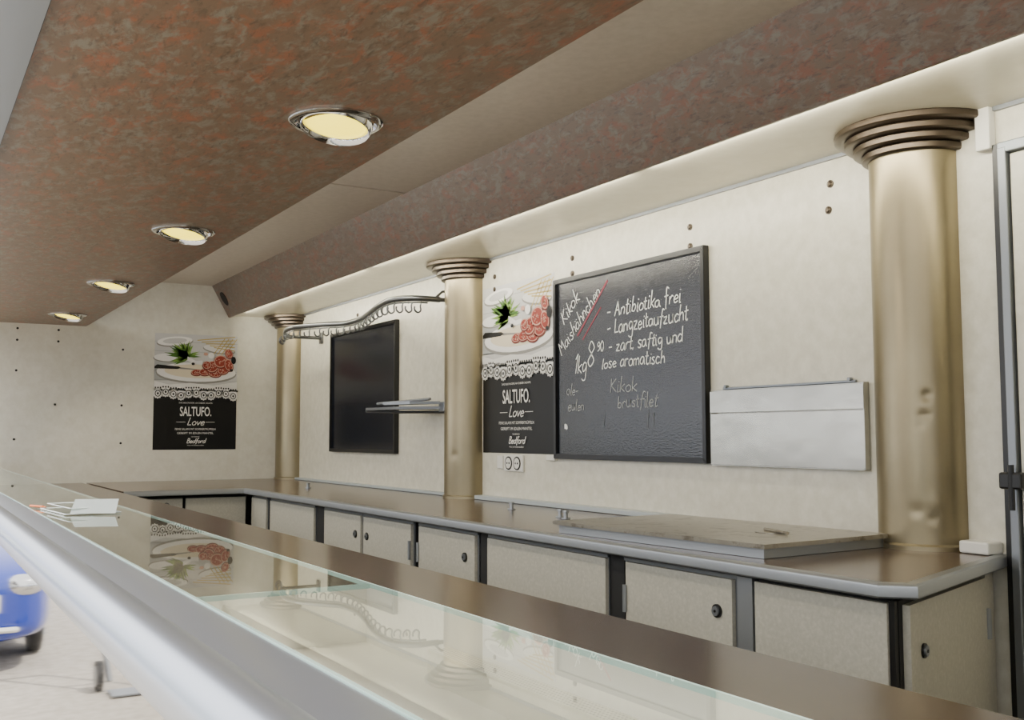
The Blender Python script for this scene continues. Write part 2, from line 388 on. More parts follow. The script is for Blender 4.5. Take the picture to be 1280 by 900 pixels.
    f.line([(.16,.2),(.225,.2)],.0025,'p_text',22); f.line([(.37,.2),(.435,.2)],.0025,'p_text',22)
    hand(f,'Love',.235,.178,.055,.005,'p_text',22,width=.125,slant=.3,jit=0)
    f.text('FEINE SALAMI MIT SOMMERTRÜFFELN',.297,.142,.02,'p_text',22,width=.29)
    f.text('GEREIFT IM EDLEN MANTEL',.297,.113,.02,'p_text',22,width=.26)
    f.text('VON BEDFORD',.297,.09,.01,'p_text',22,width=.06)
    hand(f,'Bedford',.235,.048,.034,.0045,'p_text',22,width=.135,slant=.3,jit=0)
    f.text('Wurst- und Schinkenmanufaktur',.3,.028,.011,'p_text',22,width=.12)
    o=f.build('poster'); tag(o,label,'poster','promotional posters on the walls'); return o
poster((XL+.001,1.59,-.10),(0,1,0),(0,0,1),(1,0,0),.605,.853,'glossy black and white salami poster on the end wall')
poster((-4.68,YB-.001,-.087),(1,0,0),(0,0,1),(0,-1,0),.68,.845,'glossy black and white salami poster beside the chalkboard')

# ================================================================ boards
def frame(name,x0,x1,z0,z1,y0,y1,t,m,parent):
    bm=bmesh.new()
    o=[(x0,z0),(x1,z0),(x1,z1),(x0,z1)]; i_=[(x0+t,z0+t),(x1-t,z0+t),(x1-t,z1-t),(x0+t,z1-t)]
    V={}
    for nm,ring in (('o',o),('i',i_)):
        for yy,k in ((y0,'f'),(y1,'b')): V[nm+k]=[bm.verts.new((p[0],yy,p[1])) for p in ring]
    for k in range(4):
        j=(k+1)%4
        bm.faces.new((V['of'][k],V['of'][j],V['if'][j],V['if'][k])); bm.faces.new((V['ob'][k],V['ob'][j],V['ib'][j],V['ib'][k]))
        bm.faces.new((V['of'][k],V['of'][j],V['ob'][j],V['ob'][k])); bm.faces.new((V['if'][k],V['if'][j],V['ib'][j],V['ib'][k]))
    bmesh.ops.bevel(bm,geom=bm.edges[:],offset=.002,segments=2,affect='EDGES')
    return finish(name,bm,[m],parent)
cb=tag(empty('chalkboard',(-3.45,YB,-.1)),'black-framed chalkboard covered in white handwritten German product notes','chalkboard')
frame('frame',-3.975,-2.935,-.105,.712,YB-.028,YB,.022,'black',cb)
box('writing_surface',-3.955,-2.955,YB-.016,YB-.001,-.085,.692,'board',cb)
f=Flat((0,YB-.0165,0),(1,0,0),(0,0,1),(0,-1,0))
hand(f,'- Antibiotika frei',-3.57,.50,.064,.0050,'chalk',2,width=.49,rot=.03)
hand(f,'- Langzeitaufzucht',-3.57,.427,.064,.0050,'chalk',2,width=.53,rot=.03)
hand(f,'- zart, saftig und',-3.56,.355,.058,.0050,'chalk',2,width=.49,rot=.01)
hand(f,'aromatisch',-3.48,.285,.058,.0048,'chalk',2,width=.3)
hand(f,'lose',-3.61,.285,.05,.0048,'chalk',2,width=.11)
hand(f,'1kg',-3.82,.275,.085,.0050,'chalk',2,width=.10)
hand(f,'8',-3.715,.295,.105,.006,'chalk',2,width=.055); hand(f,'90',-3.645,.36,.045,.0045,'chalk',2,width=.055)
hand(f,'Kikok',-3.55,.18,.062,.0042,'chalkd',2,width=.19)
hand(f,'brustfilet',-3.50,.115,.056,.0042,'chalkd',2,width=.27)
hand(f,'Kikok',-3.90,.50,.066,.0045,'chalk',2,width=.17,rot=.68)
hand(f,'Maishähnchen',-3.92,.36,.064,.0045,'chalk',2,width=.40,rot=.68)
f.line([(-3.79,.44),(-3.68,.545),(-3.56,.66)],.010,'pink',3); f.line([(-3.75,.42),(-3.61,.55)],.007,'pink',3)
hand(f,'ole-',-3.88,.18,.05,.004,'chalkd',2,width=.1); hand(f,'eulen',-3.87,.11,.05,.004,'chalkd',2,width=.13)
hand(f,'l',-3.30,.03,.07,.004,'chalkf',2); hand(f,'l',-3.60,.04,.06,.003,'chalkf',2); hand(f,'1',-3.27,.03,.06,.004,'chalkf',2)
f.ell(-3.885,.04,.012,.014,'chalk',2,n=10,jit=.3)
f.build('chalk_writing',cb)
bb=tag(empty('wall_board',(-6.28,YB,-.105)),'blank black-framed notice board between two gold columns','notice board')
frame('frame',-6.83,-5.73,-.108,.705,YB-.03,YB,.022,'black',bb)
box('board_surface',-6.81,-5.75,YB-.016,YB-.001,-.09,.685,'board2',bb)

# ================================================================ steel wall pocket
tr=tag(empty('wall_rack',(-2.57,YB,-.1)),'shallow stainless steel wall pocket with a folded upper lip','wall rack')
bm=bmesh.new()
PX0,PX1=-2.912,-2.205
bbox(bm,PX0,PX1,YB-.008,YB-.002,-.095,.165,0,.001)
bbox(bm,PX0,PX1,YB-.026,YB-.023,-.107,.078,0,.001)
bbox(bm,PX0,PX1,YB-.026,YB-.002,-.110,-.107)
bbox(bm,PX0,PX0+.003,YB-.026,YB-.002,-.11,.09); bbox(bm,PX1-.003,PX1,YB-.026,YB-.002,-.11,.165)
finish('pocket',bm,['steel'],tr)
bm=bmesh.new(); bbox(bm,PX0,PX1,YB-.028,YB-.024,.081,.160,0,.001); finish('upper_lip',bm,['steel'],tr)
bm=bmesh.new(); bbox(bm,-2.86,-2.25,YB-.012,YB-.001,.165,.174,0,.002); bcyl(bm,(-2.84,YB-.02,.176),(-2.84,YB-.004,.176),.006,10); bcyl(bm,(-2.27,YB-.02,.176),(-2.27,YB-.004,.176),.006,10); finish('mounting_strip',bm,['alud'],tr)

# ================================================================ screws
def screw(p,n,r=.011):
    p=Vector(p);n=Vector(n); bm=bmesh.new()
    bcyl(bm,p-n*.001,p+n*.004,r,14); bcyl(bm,p+n*.004,p+n*.008,r*.8,14,r2=r*.45)
    return finish('screw',bm,['bronze'],smooth=True)
for X,Z in [(-2.34,.82),(-2.35,.735),(-3.04,.80),(-3.04,.725),(-3.85,.80),(-3.85,.73),(-4.56,.81),(-4.56,.745),(-5.6,.80),(-6.4,.80)]:
    tag(screw((X,YB,Z),(0,-1,0),.013),'small domed metal screw in the cream rear wall panel','screw','screws in the rear wall')
for Y,Z in [(.68,.74),(.68,.66),(.94,.74),(.94,.66),(1.37,.62),(1.37,.22),(.93,.22),(1.37,-.05),(.68,.45),(.68,-.02)]:
    bm=bmesh.new(); bcyl(bm,(XL-.002,Y,Z),(XL+.004,Y,Z),.008,12); bcyl(bm,(XL+.004,Y,Z),(XL+.006,Y,Z),.005,12)
    tag(finish('screw',bm,['gap'],smooth=True),'small dark flat screw in the cream end wall','screw','screws in the end wall')

# ================================================================ socket
s=tag(empty('wall_socket',(-4.36,YB,-.13)),'white double power socket below the poster','power socket')
bm=bmesh.new(); bbox(bm,-4.45,-4.27,YB-.014,YB,-.175,-.095,0,.004); finish('cover_plate',bm,['white'],s)
for x in (-4.40,-4.32):
    bm=bmesh.new(); bcyl(bm,(x,YB-.0165,-.135),(x,YB-.012,-.135),.033,24,2); bcyl(bm,(x,YB-.0175,-.135),(x,YB-.016,-.135),.026,24,0); bcyl(bm,(x-.01,YB-.019,-.135),(x-.01,YB-.017,-.135),.005,10,1); bcyl(bm,(x+.01,YB-.019,-.135),(x+.01,YB-.017,-.135),.005,10,1)
    finish('outlet',bm,['white','black','gap'],s)
box('switch_plate',-4.52,-4.465,YB-.012,YB,-.165,-.10,'white',s,.003)
bm=bmesh.new(); bbox(bm,-4.05,-3.98,YB-.02,YB,-.115,-.09,0,.003); tag(finish('cable_clip',bm,['white']),'small white plastic clip under the chalkboard corner','cable clip')

# ================================================================ hook rail
hr=tag(empty('hook_rail',(-5.7,YB,.70)),'wavy chromed sausage hanging rail with small hooks','hook rail')
pts=catmull([(-4.99,2.50,.735),(-5.0,2.36,.735),(-5.12,2.28,.735),(-5.4,2.32,.735),(-5.78,2.42,.735),(-6.1,2.49,.735),(-6.36,2.49,.735),(-6.5,2.40,.735),(-6.72,2.30,.735),(-6.95,2.30,.735),(-7.08,2.33,.715)],8)
bm=bmesh.new(); tubeb(bm,pts,.016); 
tubeb(bm,[p-Vector((0,0,.022)) for p in pts[4:]],.005,8)
for k in range(6,len(pts),9): tubeb(bm,[pts[k],pts[k]-Vector((0,0,.022))],.004,6)
finish('rail',bm,['hook'],hr,True)
for k in range(6,len(pts)-2,3):
    p=pts[k]-Vector((0,0,.022))
    hk=[p+Vector((.0,0,0)),p+Vector((0,-.006,-.02)),p+Vector((0,-.004,-.044)),p+Vector((0,-.022,-.056)),p+Vector((0,-.04,-.042)),p+Vector((0,-.04,-.024))]
    tube('hook',catmull(hk,3),.005,'hook',hr,6)
bm=bmesh.new(); bbox(bm,-5.03,-4.965,YB-.012,YB,.70,.80,0,.002); tubeb(bm,[(-4.99,YB-.01,.735),(-4.99,2.49,.735)],.012)
tubeb(bm,[(-4.99,YB-.01,.79),(-5.0,2.52,.78),(-5.0,2.47,.735)],.007)
finish('wall_bracket',bm,['hook'],hr,True)
bm=bmesh.new(); bbox(bm,-7.1,-7.04,YB-.012,YB,.66,.74,0,.002); tubeb(bm,[(-7.07,YB-.01,.70),(-7.07,2.33,.70)],.012); finish('wall_bracket',bm,['hook'],hr,True)

# ================================================================ folded wall arm
wa=tag(empty('folding_shelf',(-5.1,YB,.16)),'grey folding metal wall arm with a flat tapered tray','folding shelf')
bm=bmesh.new()
prism(bm,[(-5.70,2.37),(-5.58,2.32),(-5.2,2.36),(-5.06,2.58),(-5.3,2.58)],.145,.160)
finish('tray',bm,['hook'],wa)
bm=bmesh.new()
prism(bm,[(-5.45,2.38),(-5.35,2.33),(-5.15,2.40),(-5.08,2.55),(-5.2,2.5)],.172,.188)
bbox(bm,-5.10,-5.03,2.55,2.6,.13,.185,0,.004); tubeb(bm,[(-5.5,2.36,.182),(-5.1,2.5,.20)],.008)
finish('hinge_arm',bm,['alud'],wa)
bm=bmesh.new(); tubeb(bm,[(-5.66,2.36,.142),(-5.35,2.44,.132),(-5.08,2.58,.13)],.008); finish('strut',bm,['hook'],wa)

# ================================================================ rear counter
YE=1.87; XE=-1.52; XI=-6.40; XW=-1.77
top=tag(empty('worktop',(-4,2.2,ZW)),'L-shaped brown laminate worktop with rounded aluminium edge','worktop')
bm=bmesh.new()
prism(bm,[(XL,1.15),(XI,1.15),(XI,YE),(XE-.05,YE),(XE-.005,YE+.045),(XW,YB),(XL,YB)],ZW-.03,ZW)
finish('surface',bm,['top'],top)
prof=[(-.012,.0015),(.012,.0015),(.017,-.003),(.018,-.008),(.018,-.027),(.015,-.031),(-.012,-.032)]
def sweep(bm,pts,prof):
    P=[Vector((p[0],p[1],0)) for p in pts]; rows=[]
    for i,p in enumerate(P):
        t1=(P[i]-P[i-1]).normalized() if i>0 else None; t2=(P[i+1]-P[i]).normalized() if i<len(P)-1 else None
        if t1 is None: t1=t2
        if t2 is None: t2=t1
        n1=Vector((t1.y,-t1.x,0)); n2=Vector((t2.y,-t2.x,0)); n=(n1+n2).normalized(); k=1/max(.5,n.dot(n1))
        rows.append([bm.verts.new(p+n*a*k+Vector((0,0,ZW+b))) for a,b in prof])
    for A,B in zip(rows,rows[1:]):
        for i in range(len(prof)-1): bm.faces.new((A[i],A[i+1],B[i+1],B[i]))
    bm.faces.new(rows[0]); bm.faces.new(rows[-1][::-1])
bm=bmesh.new()
sweep(bm,[(XI,1.15),(XI,YE),(XE-.05,YE),(XE-.005,YE+.045),(XW,YB)],prof)
et=finish('edge_trim',bm,['alu'],top,True); et.data.set_sharp_from_angle(angle=math.radians(25))

YC=1.915; ZB=ZF+.08; ZT=ZW-.042
def knob(x,z,parent,y=YC-.018,n=(0,-1,0),name='knob',r=.018):
    bm=bmesh.new(); p=Vector((x,y,z)); n=Vector(n)
    bcyl(bm,p,p+n*.005,r,24,0); bcyl(bm,p+n*.005,p+n*.010,r*.72,20,1); bcyl(bm,p+n*.010,p+n*.0115,r*.22,12,0)
    return finish(name,bm,['black','alud'],parent,True)
def cabinet(x0,x1,kind,label,kx=None,hx=None,post=None):
    e=tag(empty('cabinet',((x0+x1)/2,2.2,ZF)),label,'cabinet','cabinets under the rear counter')
    bm=bmesh.new(); bbox(bm,x0,x1,YC,YB-.02,ZB,ZT); bbox(bm,x0+.02,x1-.02,YC+.05,YB-.02,ZF,ZB)
    finish('body',bm,['gap'],e)
    for a in (x0,x1-.012): box('side_profile',a,a+.012,YC-.006,YC,ZB,ZT-.01,'alud',e)
    g=.014 if kind=='door' else .004
    bm=bmesh.new(); bbox(bm,x0+g,x1-g,YC-.018,YC-.001,ZB+.01,ZT-.012,0,.0015)
    d=finish('door' if kind=='door' else 'front_panel',bm,['cab'],e)
    box('top_profile',x0,x1,YC-.012,YC,ZT-.01,ZT,'alud',e)
    if kx is not None: knob(kx,ZT-.10,d)
    if hx is not None:
        bm=bmesh.new(); bcyl(bm,(hx,YC-.022,ZT-.16),(hx,YC-.022,ZT-.08),.007,10); finish('hinge',bm,['alu'],d)
    return e
def gapfill(x0,x1,m,name,label,cat):  # black ones are solid strips standing in for the dark of open gaps
    tag(box(name,x0,x1,YC-.004 if m=='gap' else YC-.016,YC+.3,ZB,ZT,m),label,cat,'cabinet dividers')
cabinet(-6.37,-6.07,'panel','cream laminate cabinet with plain front near the inner corner')
gapfill(-6.06,-6.01,'gap','gap_strip_or_post','black strip standing in for the open gap between cabinets','post')
cabinet(-6.0,-5.25,'panel','wide cream laminate cabinet with plain front')
gapfill(-5.24,-5.12,'gap','gap_strip_or_post','black strip standing in for the open gap between cabinets','post')
cabinet(-5.11,-4.60,'door','small cream cabinet with black and chrome knob',kx=-4.67)
cabinet(-4.59,-4.04,'door','small cream cabinet with round knob and side hinge',kx=-4.53,hx=-4.06)
cabinet(-3.99,-3.47,'door','cream cabinet door with round black knob and side hinge',kx=-3.56,hx=-3.975)
gapfill(-3.46,-3.40,'gap','gap_strip_or_post','black strip standing in for the open gap between cabinets','post')
cabinet(-3.39,-2.635,'panel','cream cabinet with plain fixed front panel')
gapfill(-2.63,-2.56,'gap','gap_strip_or_post','black strip standing in for the open gap between cabinets','post')
cabinet(-2.55,-2.06,'door','cream cabinet with hinged door and round knob',kx=-2.13,hx=-2.535)
gapfill(-2.055,-2.0,'alu','gap_strip_or_post','grey aluminium post between cabinets','post')
e=tag(empty('cabinet',(-1.78,2.2,ZF)),'end cabinet with plain front and a knobbed side door','cabinet','cabinets under the rear counter')
a=Vector((-1.56,YC)); b=Vector((-1.79,2.56)); 
bm=bmesh.new(); prism(bm,[(-1.995,YC),(a.x,YC),(b.x,b.y),(b.x-.02,YB-.02),(-1.995,YB-.02)],ZB,ZT); prism(bm,[(-1.97,YC+.04),(a.x-.06,YC+.04),(b.x-.04,YB-.03),(-1.97,YB-.03)],ZF,ZB); finish('body',bm,['gap'],e)
bm=bmesh.new(); bbox(bm,-1.99,-1.578,YC-.018,YC-.001,ZB+.01,ZT-.006,0,.0015); finish('front_panel',bm,['cab'],e)
bm=bmesh.new(); bbox(bm,-1.577,-1.562,YC-.012,YC-.001,ZB,ZT); finish('corner_post',bm,['black'],e)
dr=(b-a).normalized(); nn=Vector((dr.y,-dr.x))
def off(t,k): q=a+dr*t+nn*k; return (q.x,q.y)
bm=bmesh.new(); prism(bm,[off(.02,.001),off(.60,.001),off(.60,.018),off(.02,.018)],ZB+.01,ZT-.01); sd=finish('door',bm,['cab'],e)
q=a+dr*.10+nn*.018; knob(q.x,ZT-.12,sd,y=q.y,n=(nn.x,nn.y,0),r=.017)
q=a+dr*.607+nn*.02; bm=bmesh.new(); bcyl(bm,(q.x,q.y,ZT-.17),(q.x,q.y,ZT-.09),.008,10); finish('hinge',bm,['alu'],sd)
bm=bmesh.new(); prism(bm,[off(.615,.001),off(.69,.001),off(.69,.012),off(.615,.012)],ZB,ZT); finish('side_panel',bm,['cab'],e)
for (y0,y1,kn) in ((1.16,1.50,1.40),(1.51,1.885,None)):
    e=tag(empty('cabinet',(-6.9,(y0+y1)/2,ZF)),'cream cabinet under the short counter leg'+(' with knob' if kn else ', plain front'),'cabinet','cabinets under the rear counter')
    bm=bmesh.new(); bbox(bm,XL+.02,XI-.05,y0,y1,ZB,ZT); bbox(bm,XL+.02,XI-.1,y0,y1,ZF,ZB); finish('body',bm,['gap'],e)
    bm=bmesh.new(); bbox(bm,XI-.05,XI-.034,y0+.005,y1-.005,ZB+.01,ZT-.01); d=finish('door' if kn else 'front_panel',bm,['cab'],e)
    if kn: knob(XI-.034,ZT-.05,d,y=kn,n=(1,0,0))

bx=tag(empty('cutting_plate',(-2.45,2.20,ZW)),'flat worn stainless steel plate box with a hatch handle','steel plate')
def rot2(cx,cy,w,d,a):
    c,s=math.cos(a),math.sin(a); return [(cx+x*c-y*s,cy+x*s+y*c) for x,y in ((-w/2,-d/2),(w/2,-d/2),(w/2,d/2),(-w/2,d/2))]
bm=bmesh.new(); prism(bm,rot2(-2.49,2.19,.90,.50,.06),ZW+.001,ZW+.028); finish('base',bm,['alu'],bx)
bm=bmesh.new(); prism(bm,rot2(-2.49,2.19,.93,.53,.06),ZW+.028,ZW+.040); finish('lid',bm,['steelw'],bx)
bm=bmesh.new(); bcyl(bm,(-2.25,2.22,ZW+.040),(-2.25,2.22,ZW+.042),.05,28); tubeb(bm,[(-2.29,2.23,ZW+.046),(-2.16,2.19,ZW+.046)],.005); finish('lifting_handle',bm,['steelw'],bx,True)
tag(box('cable_duct',-4.68,-3.02,2.545,YB-.001,ZW+.001,ZW+.022,'fit',bev=.003),'pale blue-grey plastic cable duct along the wall','cable duct')
tag(box('cable_duct',-7.5,-4.98,2.555,YB-.001,ZW+.001,ZW+.016,'fit',bev=.003),'thin grey plastic cable duct behind the gold column','cable duct')
for (x,y) in ((-3.94,2.33),(-3.46,2.27),(-3.39,2.25),(-6.2,2.2)):
    bm=bmesh.new(); bcyl(bm,(x,y,ZW+.001),(x,y,ZW+.006),.018,18); bcyl(bm,(x,y,ZW+.006),(x,y,ZW+.030),.009,14); bbox(bm,x-.014,x+.014,y-.008,y+.008,ZW+.024,ZW+.034,0,.002)
    tag(finish('metal_fitting',bm,['alu'],smooth=True),'small upright metal fitting screwed to the brown worktop','metal fitting','metal fittings on the worktop')
tag(box('junction_box',-1.855,-1.765,2.53,YB-.001,ZW+.001,ZW+.035,'white',bev=.006),'small white plastic junction box beside the column foot','junction box')

# ================================================================ door
d=empty('door_1',(-1.2,YB,ZF)); struct(d)
box('door_frame',-1.745,-1.725,YB-.02,YB,ZF,.80,'black',d); 
box('frame_profile',-1.725,-1.70,YB-.03,YB,ZF,.785,'alud',d,.003)
box('leaf',-1.695,-.9,YB-.018,YB,ZF+.02,.765,'wall',d,.003)
box('frame_top',-1.725,-.88,YB-.028,YB,.77,.80,'alud',d,.003)
bm=bmesh.new(); bbox(bm,-1.735,-1.67,YB-.06,YB-.02,-.145,-.10,0,.006); bcyl(bm,(-1.70,YB-.055,-.20),(-1.70,YB-.055,-.08),.008,12); finish('hinge',bm,['black'],d)

# ================================================================ downlights
for x in (-2.38,-3.97,-5.53,-7.09):
    y=.905; e=tag(empty('downlight',(x,y,ZC)),'round chrome eyeball downlight glowing warm yellow','ceiling light','ceiling downlights')
    bm=bmesh.new()
    halflathe(bm,x,y,[(.116,ZC-.0005),(.116,ZC-.004),(.110,ZC-.009),(.100,ZC-.009),(.095,ZC-.003),(.093,ZC-.001)],48,0,0,2*math.pi)
    finish('trim_ring',bm,['chrome'],e,True)
    t=Matrix.Translation((x,y,ZC-.002))@Matrix.Rotation(math.radians(-12),4,Vector((.8,.6,0)))
    bm=bmesh.new(); halflathe(bm,0,0,[(.092,.0),(.089,-.016),(.084,-.022),(.080,-.019),(.076,-.006)],40,0,0,2*math.pi); bm.transform(t); finish('eyeball',bm,['chrome'],e,True)
    bm=bmesh.new(); halflathe(bm,0,0,[(.077,-.006),(.055,-.011),(.03,-.014),(.001,-.015)],32,0,0,2*math.pi); bm.transform(t); finish('lamp_lens',bm,['lamp'],e,True)
    l=bpy.data.lights.new('downlight_lamp','SPOT'); l.energy=28; l.color=(1,.89,.68); l.spot_size=math.radians(120); l.spot_blend=.8; l.shadow_soft_size=.05
    lo=bpy.data.objects.new('downlight_lamp',l); COL.objects.link(lo); lo.parent=e; lo.location=(0,.0,-.05); lo.rotation_euler=(math.radians(28),0,0)

# ================================================================ front counter: worktop low, glass deck raised above it
XA=XL+.01; XZ=1.4; ZG=-.178
G0,G1=.290,.497
fc=tag(empty('display_counter',(-2.5,.7,ZF)),'glass-topped serving counter with dark worktop and satin metal rail','display counter')
XS=-2.15; XG=-1.18
bm=bmesh.new(); prism(bm,[(.908,ZW-.03),(1.12,ZW-.03),(1.125,ZW-.02),(1.125,ZW-.004),(1.12,ZW),(.908,ZW)],XA,XZ,0,'x'); finish('worktop',bm,['top2'],fc)
bm=bmesh.new(); bbox(bm,XA,XS-.007,.30,.906,ZW-.03,ZW-.002); finish('base_plate',bm,['baseplate'],fc)
bm=bmesh.new(); v=[bm.verts.new(p) for p in ((XA,G0,ZG),(XZ,G0,ZG),(XZ,G1,ZG),(XA,G1,ZG))]; bm.faces.new(v)
finish('glass_top',bm,['glass'],fc)
bm=bmesh.new(); bbox(bm,XA,XZ,G0-.004,G0,ZG-.005,ZG+.0005); finish('glass_edge',bm,['gedge'],fc)
bm=bmesh.new(); bbox(bm,XA,XZ,G1,G1+.003,ZG-.005,ZG); finish('glass_edge',bm,['gedge'],fc)
bm=bmesh.new(); bbox(bm,XG-.0025,XG+.0025,G0,G1,ZG-.006,ZG-.0005); finish('glass_joint',bm,['gedge'],fc)
bm=bmesh.new()
bbox(bm,XS,XZ,.47,.905,-.46,-.45); bbox(bm,XS,XZ,.90,.905,-.45,ZW-.002); bbox(bm,XS-.006,XS-.001,.30,.905,-.46,ZW-.002); bbox(bm,XZ-.01,XZ,.47,.905,-.46,ZW-.012)
finish('case_interior',bm,['case'],fc)
bm=bmesh.new(); bbox(bm,-1.75,XZ-.02,.855,.899,-.40,-.393); bbox(bm,-1.75,XZ-.02,.855,.860,-.45,-.395); finish('vent_grille',bm,['perf'],fc)
k_=ZG/ZW
bm=bmesh.new(); prism(bm,[(p*k_,q*k_) for p,q in [(.425,-.345),(.47,-.332),(.520,ZW-.002),(.520,ZW-.012),(.47,-.348),(.43,-.37)]],XA,XZ,0,'x'); finish('front_strip',bm,['rail'],fc,True)
bm=bmesh.new(); tubeb(bm,[(XA,.376*k_,-.357*k_),(XZ,.376*k_,-.357*k_)],.056*k_,40); finish('rail',bm,['rail'],fc,True)
bm=bmesh.new(); bbox(bm,XA,XZ,.206,.216,-1.6,-.20); finish('front_panel',bm,['mirror'],fc)
bm=bmesh.new(); bbox(bm,XA,XZ,1.06,1.08,ZF,ZW-.03); finish('back_panel',bm,['cab'],fc)
bm=bmesh.new(); bbox(bm,XA,XZ,.217,.285,-.60,-.20); finish('front_wall',bm,['white'],fc)
bm=bmesh.new(); bbox(bm,XA,XZ,.22,1.06,-.62,-.605); finish('base_shelf',bm,['cab'],fc)

ah=tag(empty('sign_holder',(-2.6,.38,ZG)),'clear acrylic sign holder lying on the glass counter','sign holder')
hx,hy=-2.655,.378
bm=bmesh.new(); prism(bm,rot2(hx,hy,.25,.12,.1),ZG+.001,ZG+.003); prism(bm,rot2(hx,hy,.22,.095,.1),ZG+.013,ZG+.015); finish('base_sheet',bm,['acryl'],ah)
bm=bmesh.new()
for (w_,d_,z_) in ((.25,.12,.003),(.22,.095,.015)):
    q=rot2(hx,hy,w_,d_,.1); q=[(p[0],p[1],ZG+z_) for p in q]
    for k in range(4): tubeb(bm,[q[k],q[(k+1)%4]],.0012,6)
finish('rim',bm,['aedge'],ah,True)
bm=bmesh.new(); v=[bm.verts.new(p) for p in ((-2.53,.34,ZG+.004),(-2.49,.43,ZG+.004),(-2.565,.45,ZG+.032),(-2.60,.36,ZG+.032))]; bm.faces.new(v); r=bmesh.ops.solidify(bm,geom=bm.faces[:],thickness=.002); finish('upright_sheet',bm,['aedge'],ah)
bm=bmesh.new(); tubeb(bm,[(-2.84,.290,ZG+.006),(-2.78,.312,ZG+.006)],.003,10); tubeb(bm,[(-2.78,.312,ZG+.006),(-2.768,.317,ZG+.006)],.0016,8); tag(finish('pen',bm,['orange'],smooth=True),'short orange ballpoint pen on the glass counter','pen')

# ================================================================ outside
struct(box('ground',-30,12,-25,12,-1.80,-1.75,'ground'))
CY=.16
car=tag(empty('car',(-10.6,CY,-1.75)),'blue compact car parked on paving behind the trailer','car')
def car_body():
    bm=bmesh.new(); secs=[]
    for x,w,zl,zb,zt,ht in [(-8.55,.55,.28,.62,.66,.50),(-8.62,.74,.20,.68,.74,.66),(-8.9,.84,.18,.76,.86,.72),(-9.5,.86,.18,.88,.97,.74),(-9.9,.86,.18,.92,1.05,.70),(-10.4,.87,.18,.95,1.42,.58),(-11.2,.87,.18,.96,1.50,.60),(-11.9,.86,.18,.97,1.44,.58),(-12.3,.82,.20,.95,1.10,.62),(-12.45,.70,.26,.85,.92,.56)]:
        cy=CY; g=-1.75
        prof=[(-w*.9,zl),(-w,zl+.12),(-w,(zl+zb)/2+.05),(-w*.97,zb),(-ht,zt-.04),(-ht*.8,zt),(ht*.8,zt),(ht,zt-.04),(w*.97,zb),(w,(zl+zb)/2+.05),(w,zl+.12),(w*.9,zl)]
        secs.append([bm.verts.new((x,cy+p,g+q)) for p,q in prof])
    for a,b in zip(secs,secs[1:]):
        n=len(a)
        for i in range(n):
            bm.faces.new((a[i],b[i],b[(i+1)%n],a[(i+1)%n]))
    bm.faces.new(secs[0]); bm.faces.new(secs[-1][::-1])
    for k,(a,b) in enumerate(zip(secs,secs[1:])):
        if 4<=k<=7:
            for i in (3,7):
                for f in set(a[i].link_faces)&set(b[i].link_faces)&set(a[i+1].link_faces): f.material_index=1
        if k in (4,):
            for i in (5,):
                for f in set(a[i].link_faces)&set(b[i].link_faces)&set(a[i+1].link_faces): f.material_index=1
    return finish('body',bm,['blue','cglass'],car,True)
cbod=car_body()
sub=cbod.modifiers.new('s','SUBSURF'); sub.levels=2; sub.render_levels=2
for y in (CY-.72,CY+.66):
    for x in (-9.45,-11.75):
        bm=bmesh.new(); s1=-1 if y<CY else 1
        bcyl(bm,(x,y-.0,-1.44),(x,y+s1*.09,-1.44),.31,40,0); bcyl(bm,(x,y+s1*.09,-1.44),(x,y+s1*.10,-1.44),.22,32,1)
        for k in range(5):
            a=k*1.2566; tubeb(bm,[(x,y+s1*.105,-1.44),(x+.19*math.cos(a),y+s1*.105,-1.44+.19*math.sin(a))],.02,8,1)
        finish('wheel',bm,['tyre','alu'],car,True)
for y in (CY-.58,CY+.58):
    bm=bmesh.new(); g=bmesh.ops.create_uvsphere(bm,u_segments=24,v_segments=12,radius=1); bmesh.ops.scale(bm,vec=(.10,.16,.09),verts=bm.verts); bmesh.ops.translate(bm,vec=(-8.66,y,-1.12),verts=bm.verts); finish('headlight',bm,['chrome'],car,True)
box('bumper_strip',-8.56,-8.50,CY-.57,CY+.57,-1.44,-1.40,'white',car,.02)
box('grille',-8.56,-8.51,CY-.44,CY+.44,-1.30,-1.16,'white',car,.02)
box('number_plate',-8.50,-8.485,CY-.26,CY+.26,-1.40,-1.30,'white',car,.004)
ht=tag(empty('hand_trolley',(-7.6,-.95,-1.75)),'grey metal hand trolley with small wheels on the paving','trolley')
TY=-.38
bm=bmesh.new(); tubeb(bm,[(-7.65,TY-.52,-1.68),(-8.05,TY-.42,-.75)],.02); tubeb(bm,[(-7.65,TY-.82,-1.68),(-8.05,TY-.72,-.75)],.02); tubeb(bm,[(-8.05,TY-.42,-.75),(-8.05,TY-.72,-.75)],.02); tubeb(bm,[(-7.8,TY-.48,-1.33),(-7.8,TY-.78,-1.33)],.016); bbox(bm,-7.62,-7.42,TY-.82,TY-.50,-1.74,-1.73); finish('frame',bm,['alud'],ht,True)
for y in (TY-.46,TY-.88):
    bm=bmesh.new(); bcyl(bm,(-7.72,y-.02,-1.65),(-7.72,y+.02,-1.65),.10,28,0); bcyl(bm,(-7.72,y-.024,-1.65),(-7.72,y+.024,-1.65),.07,24,1); finish('wheel',bm,['tyre','alu'],ht,True)

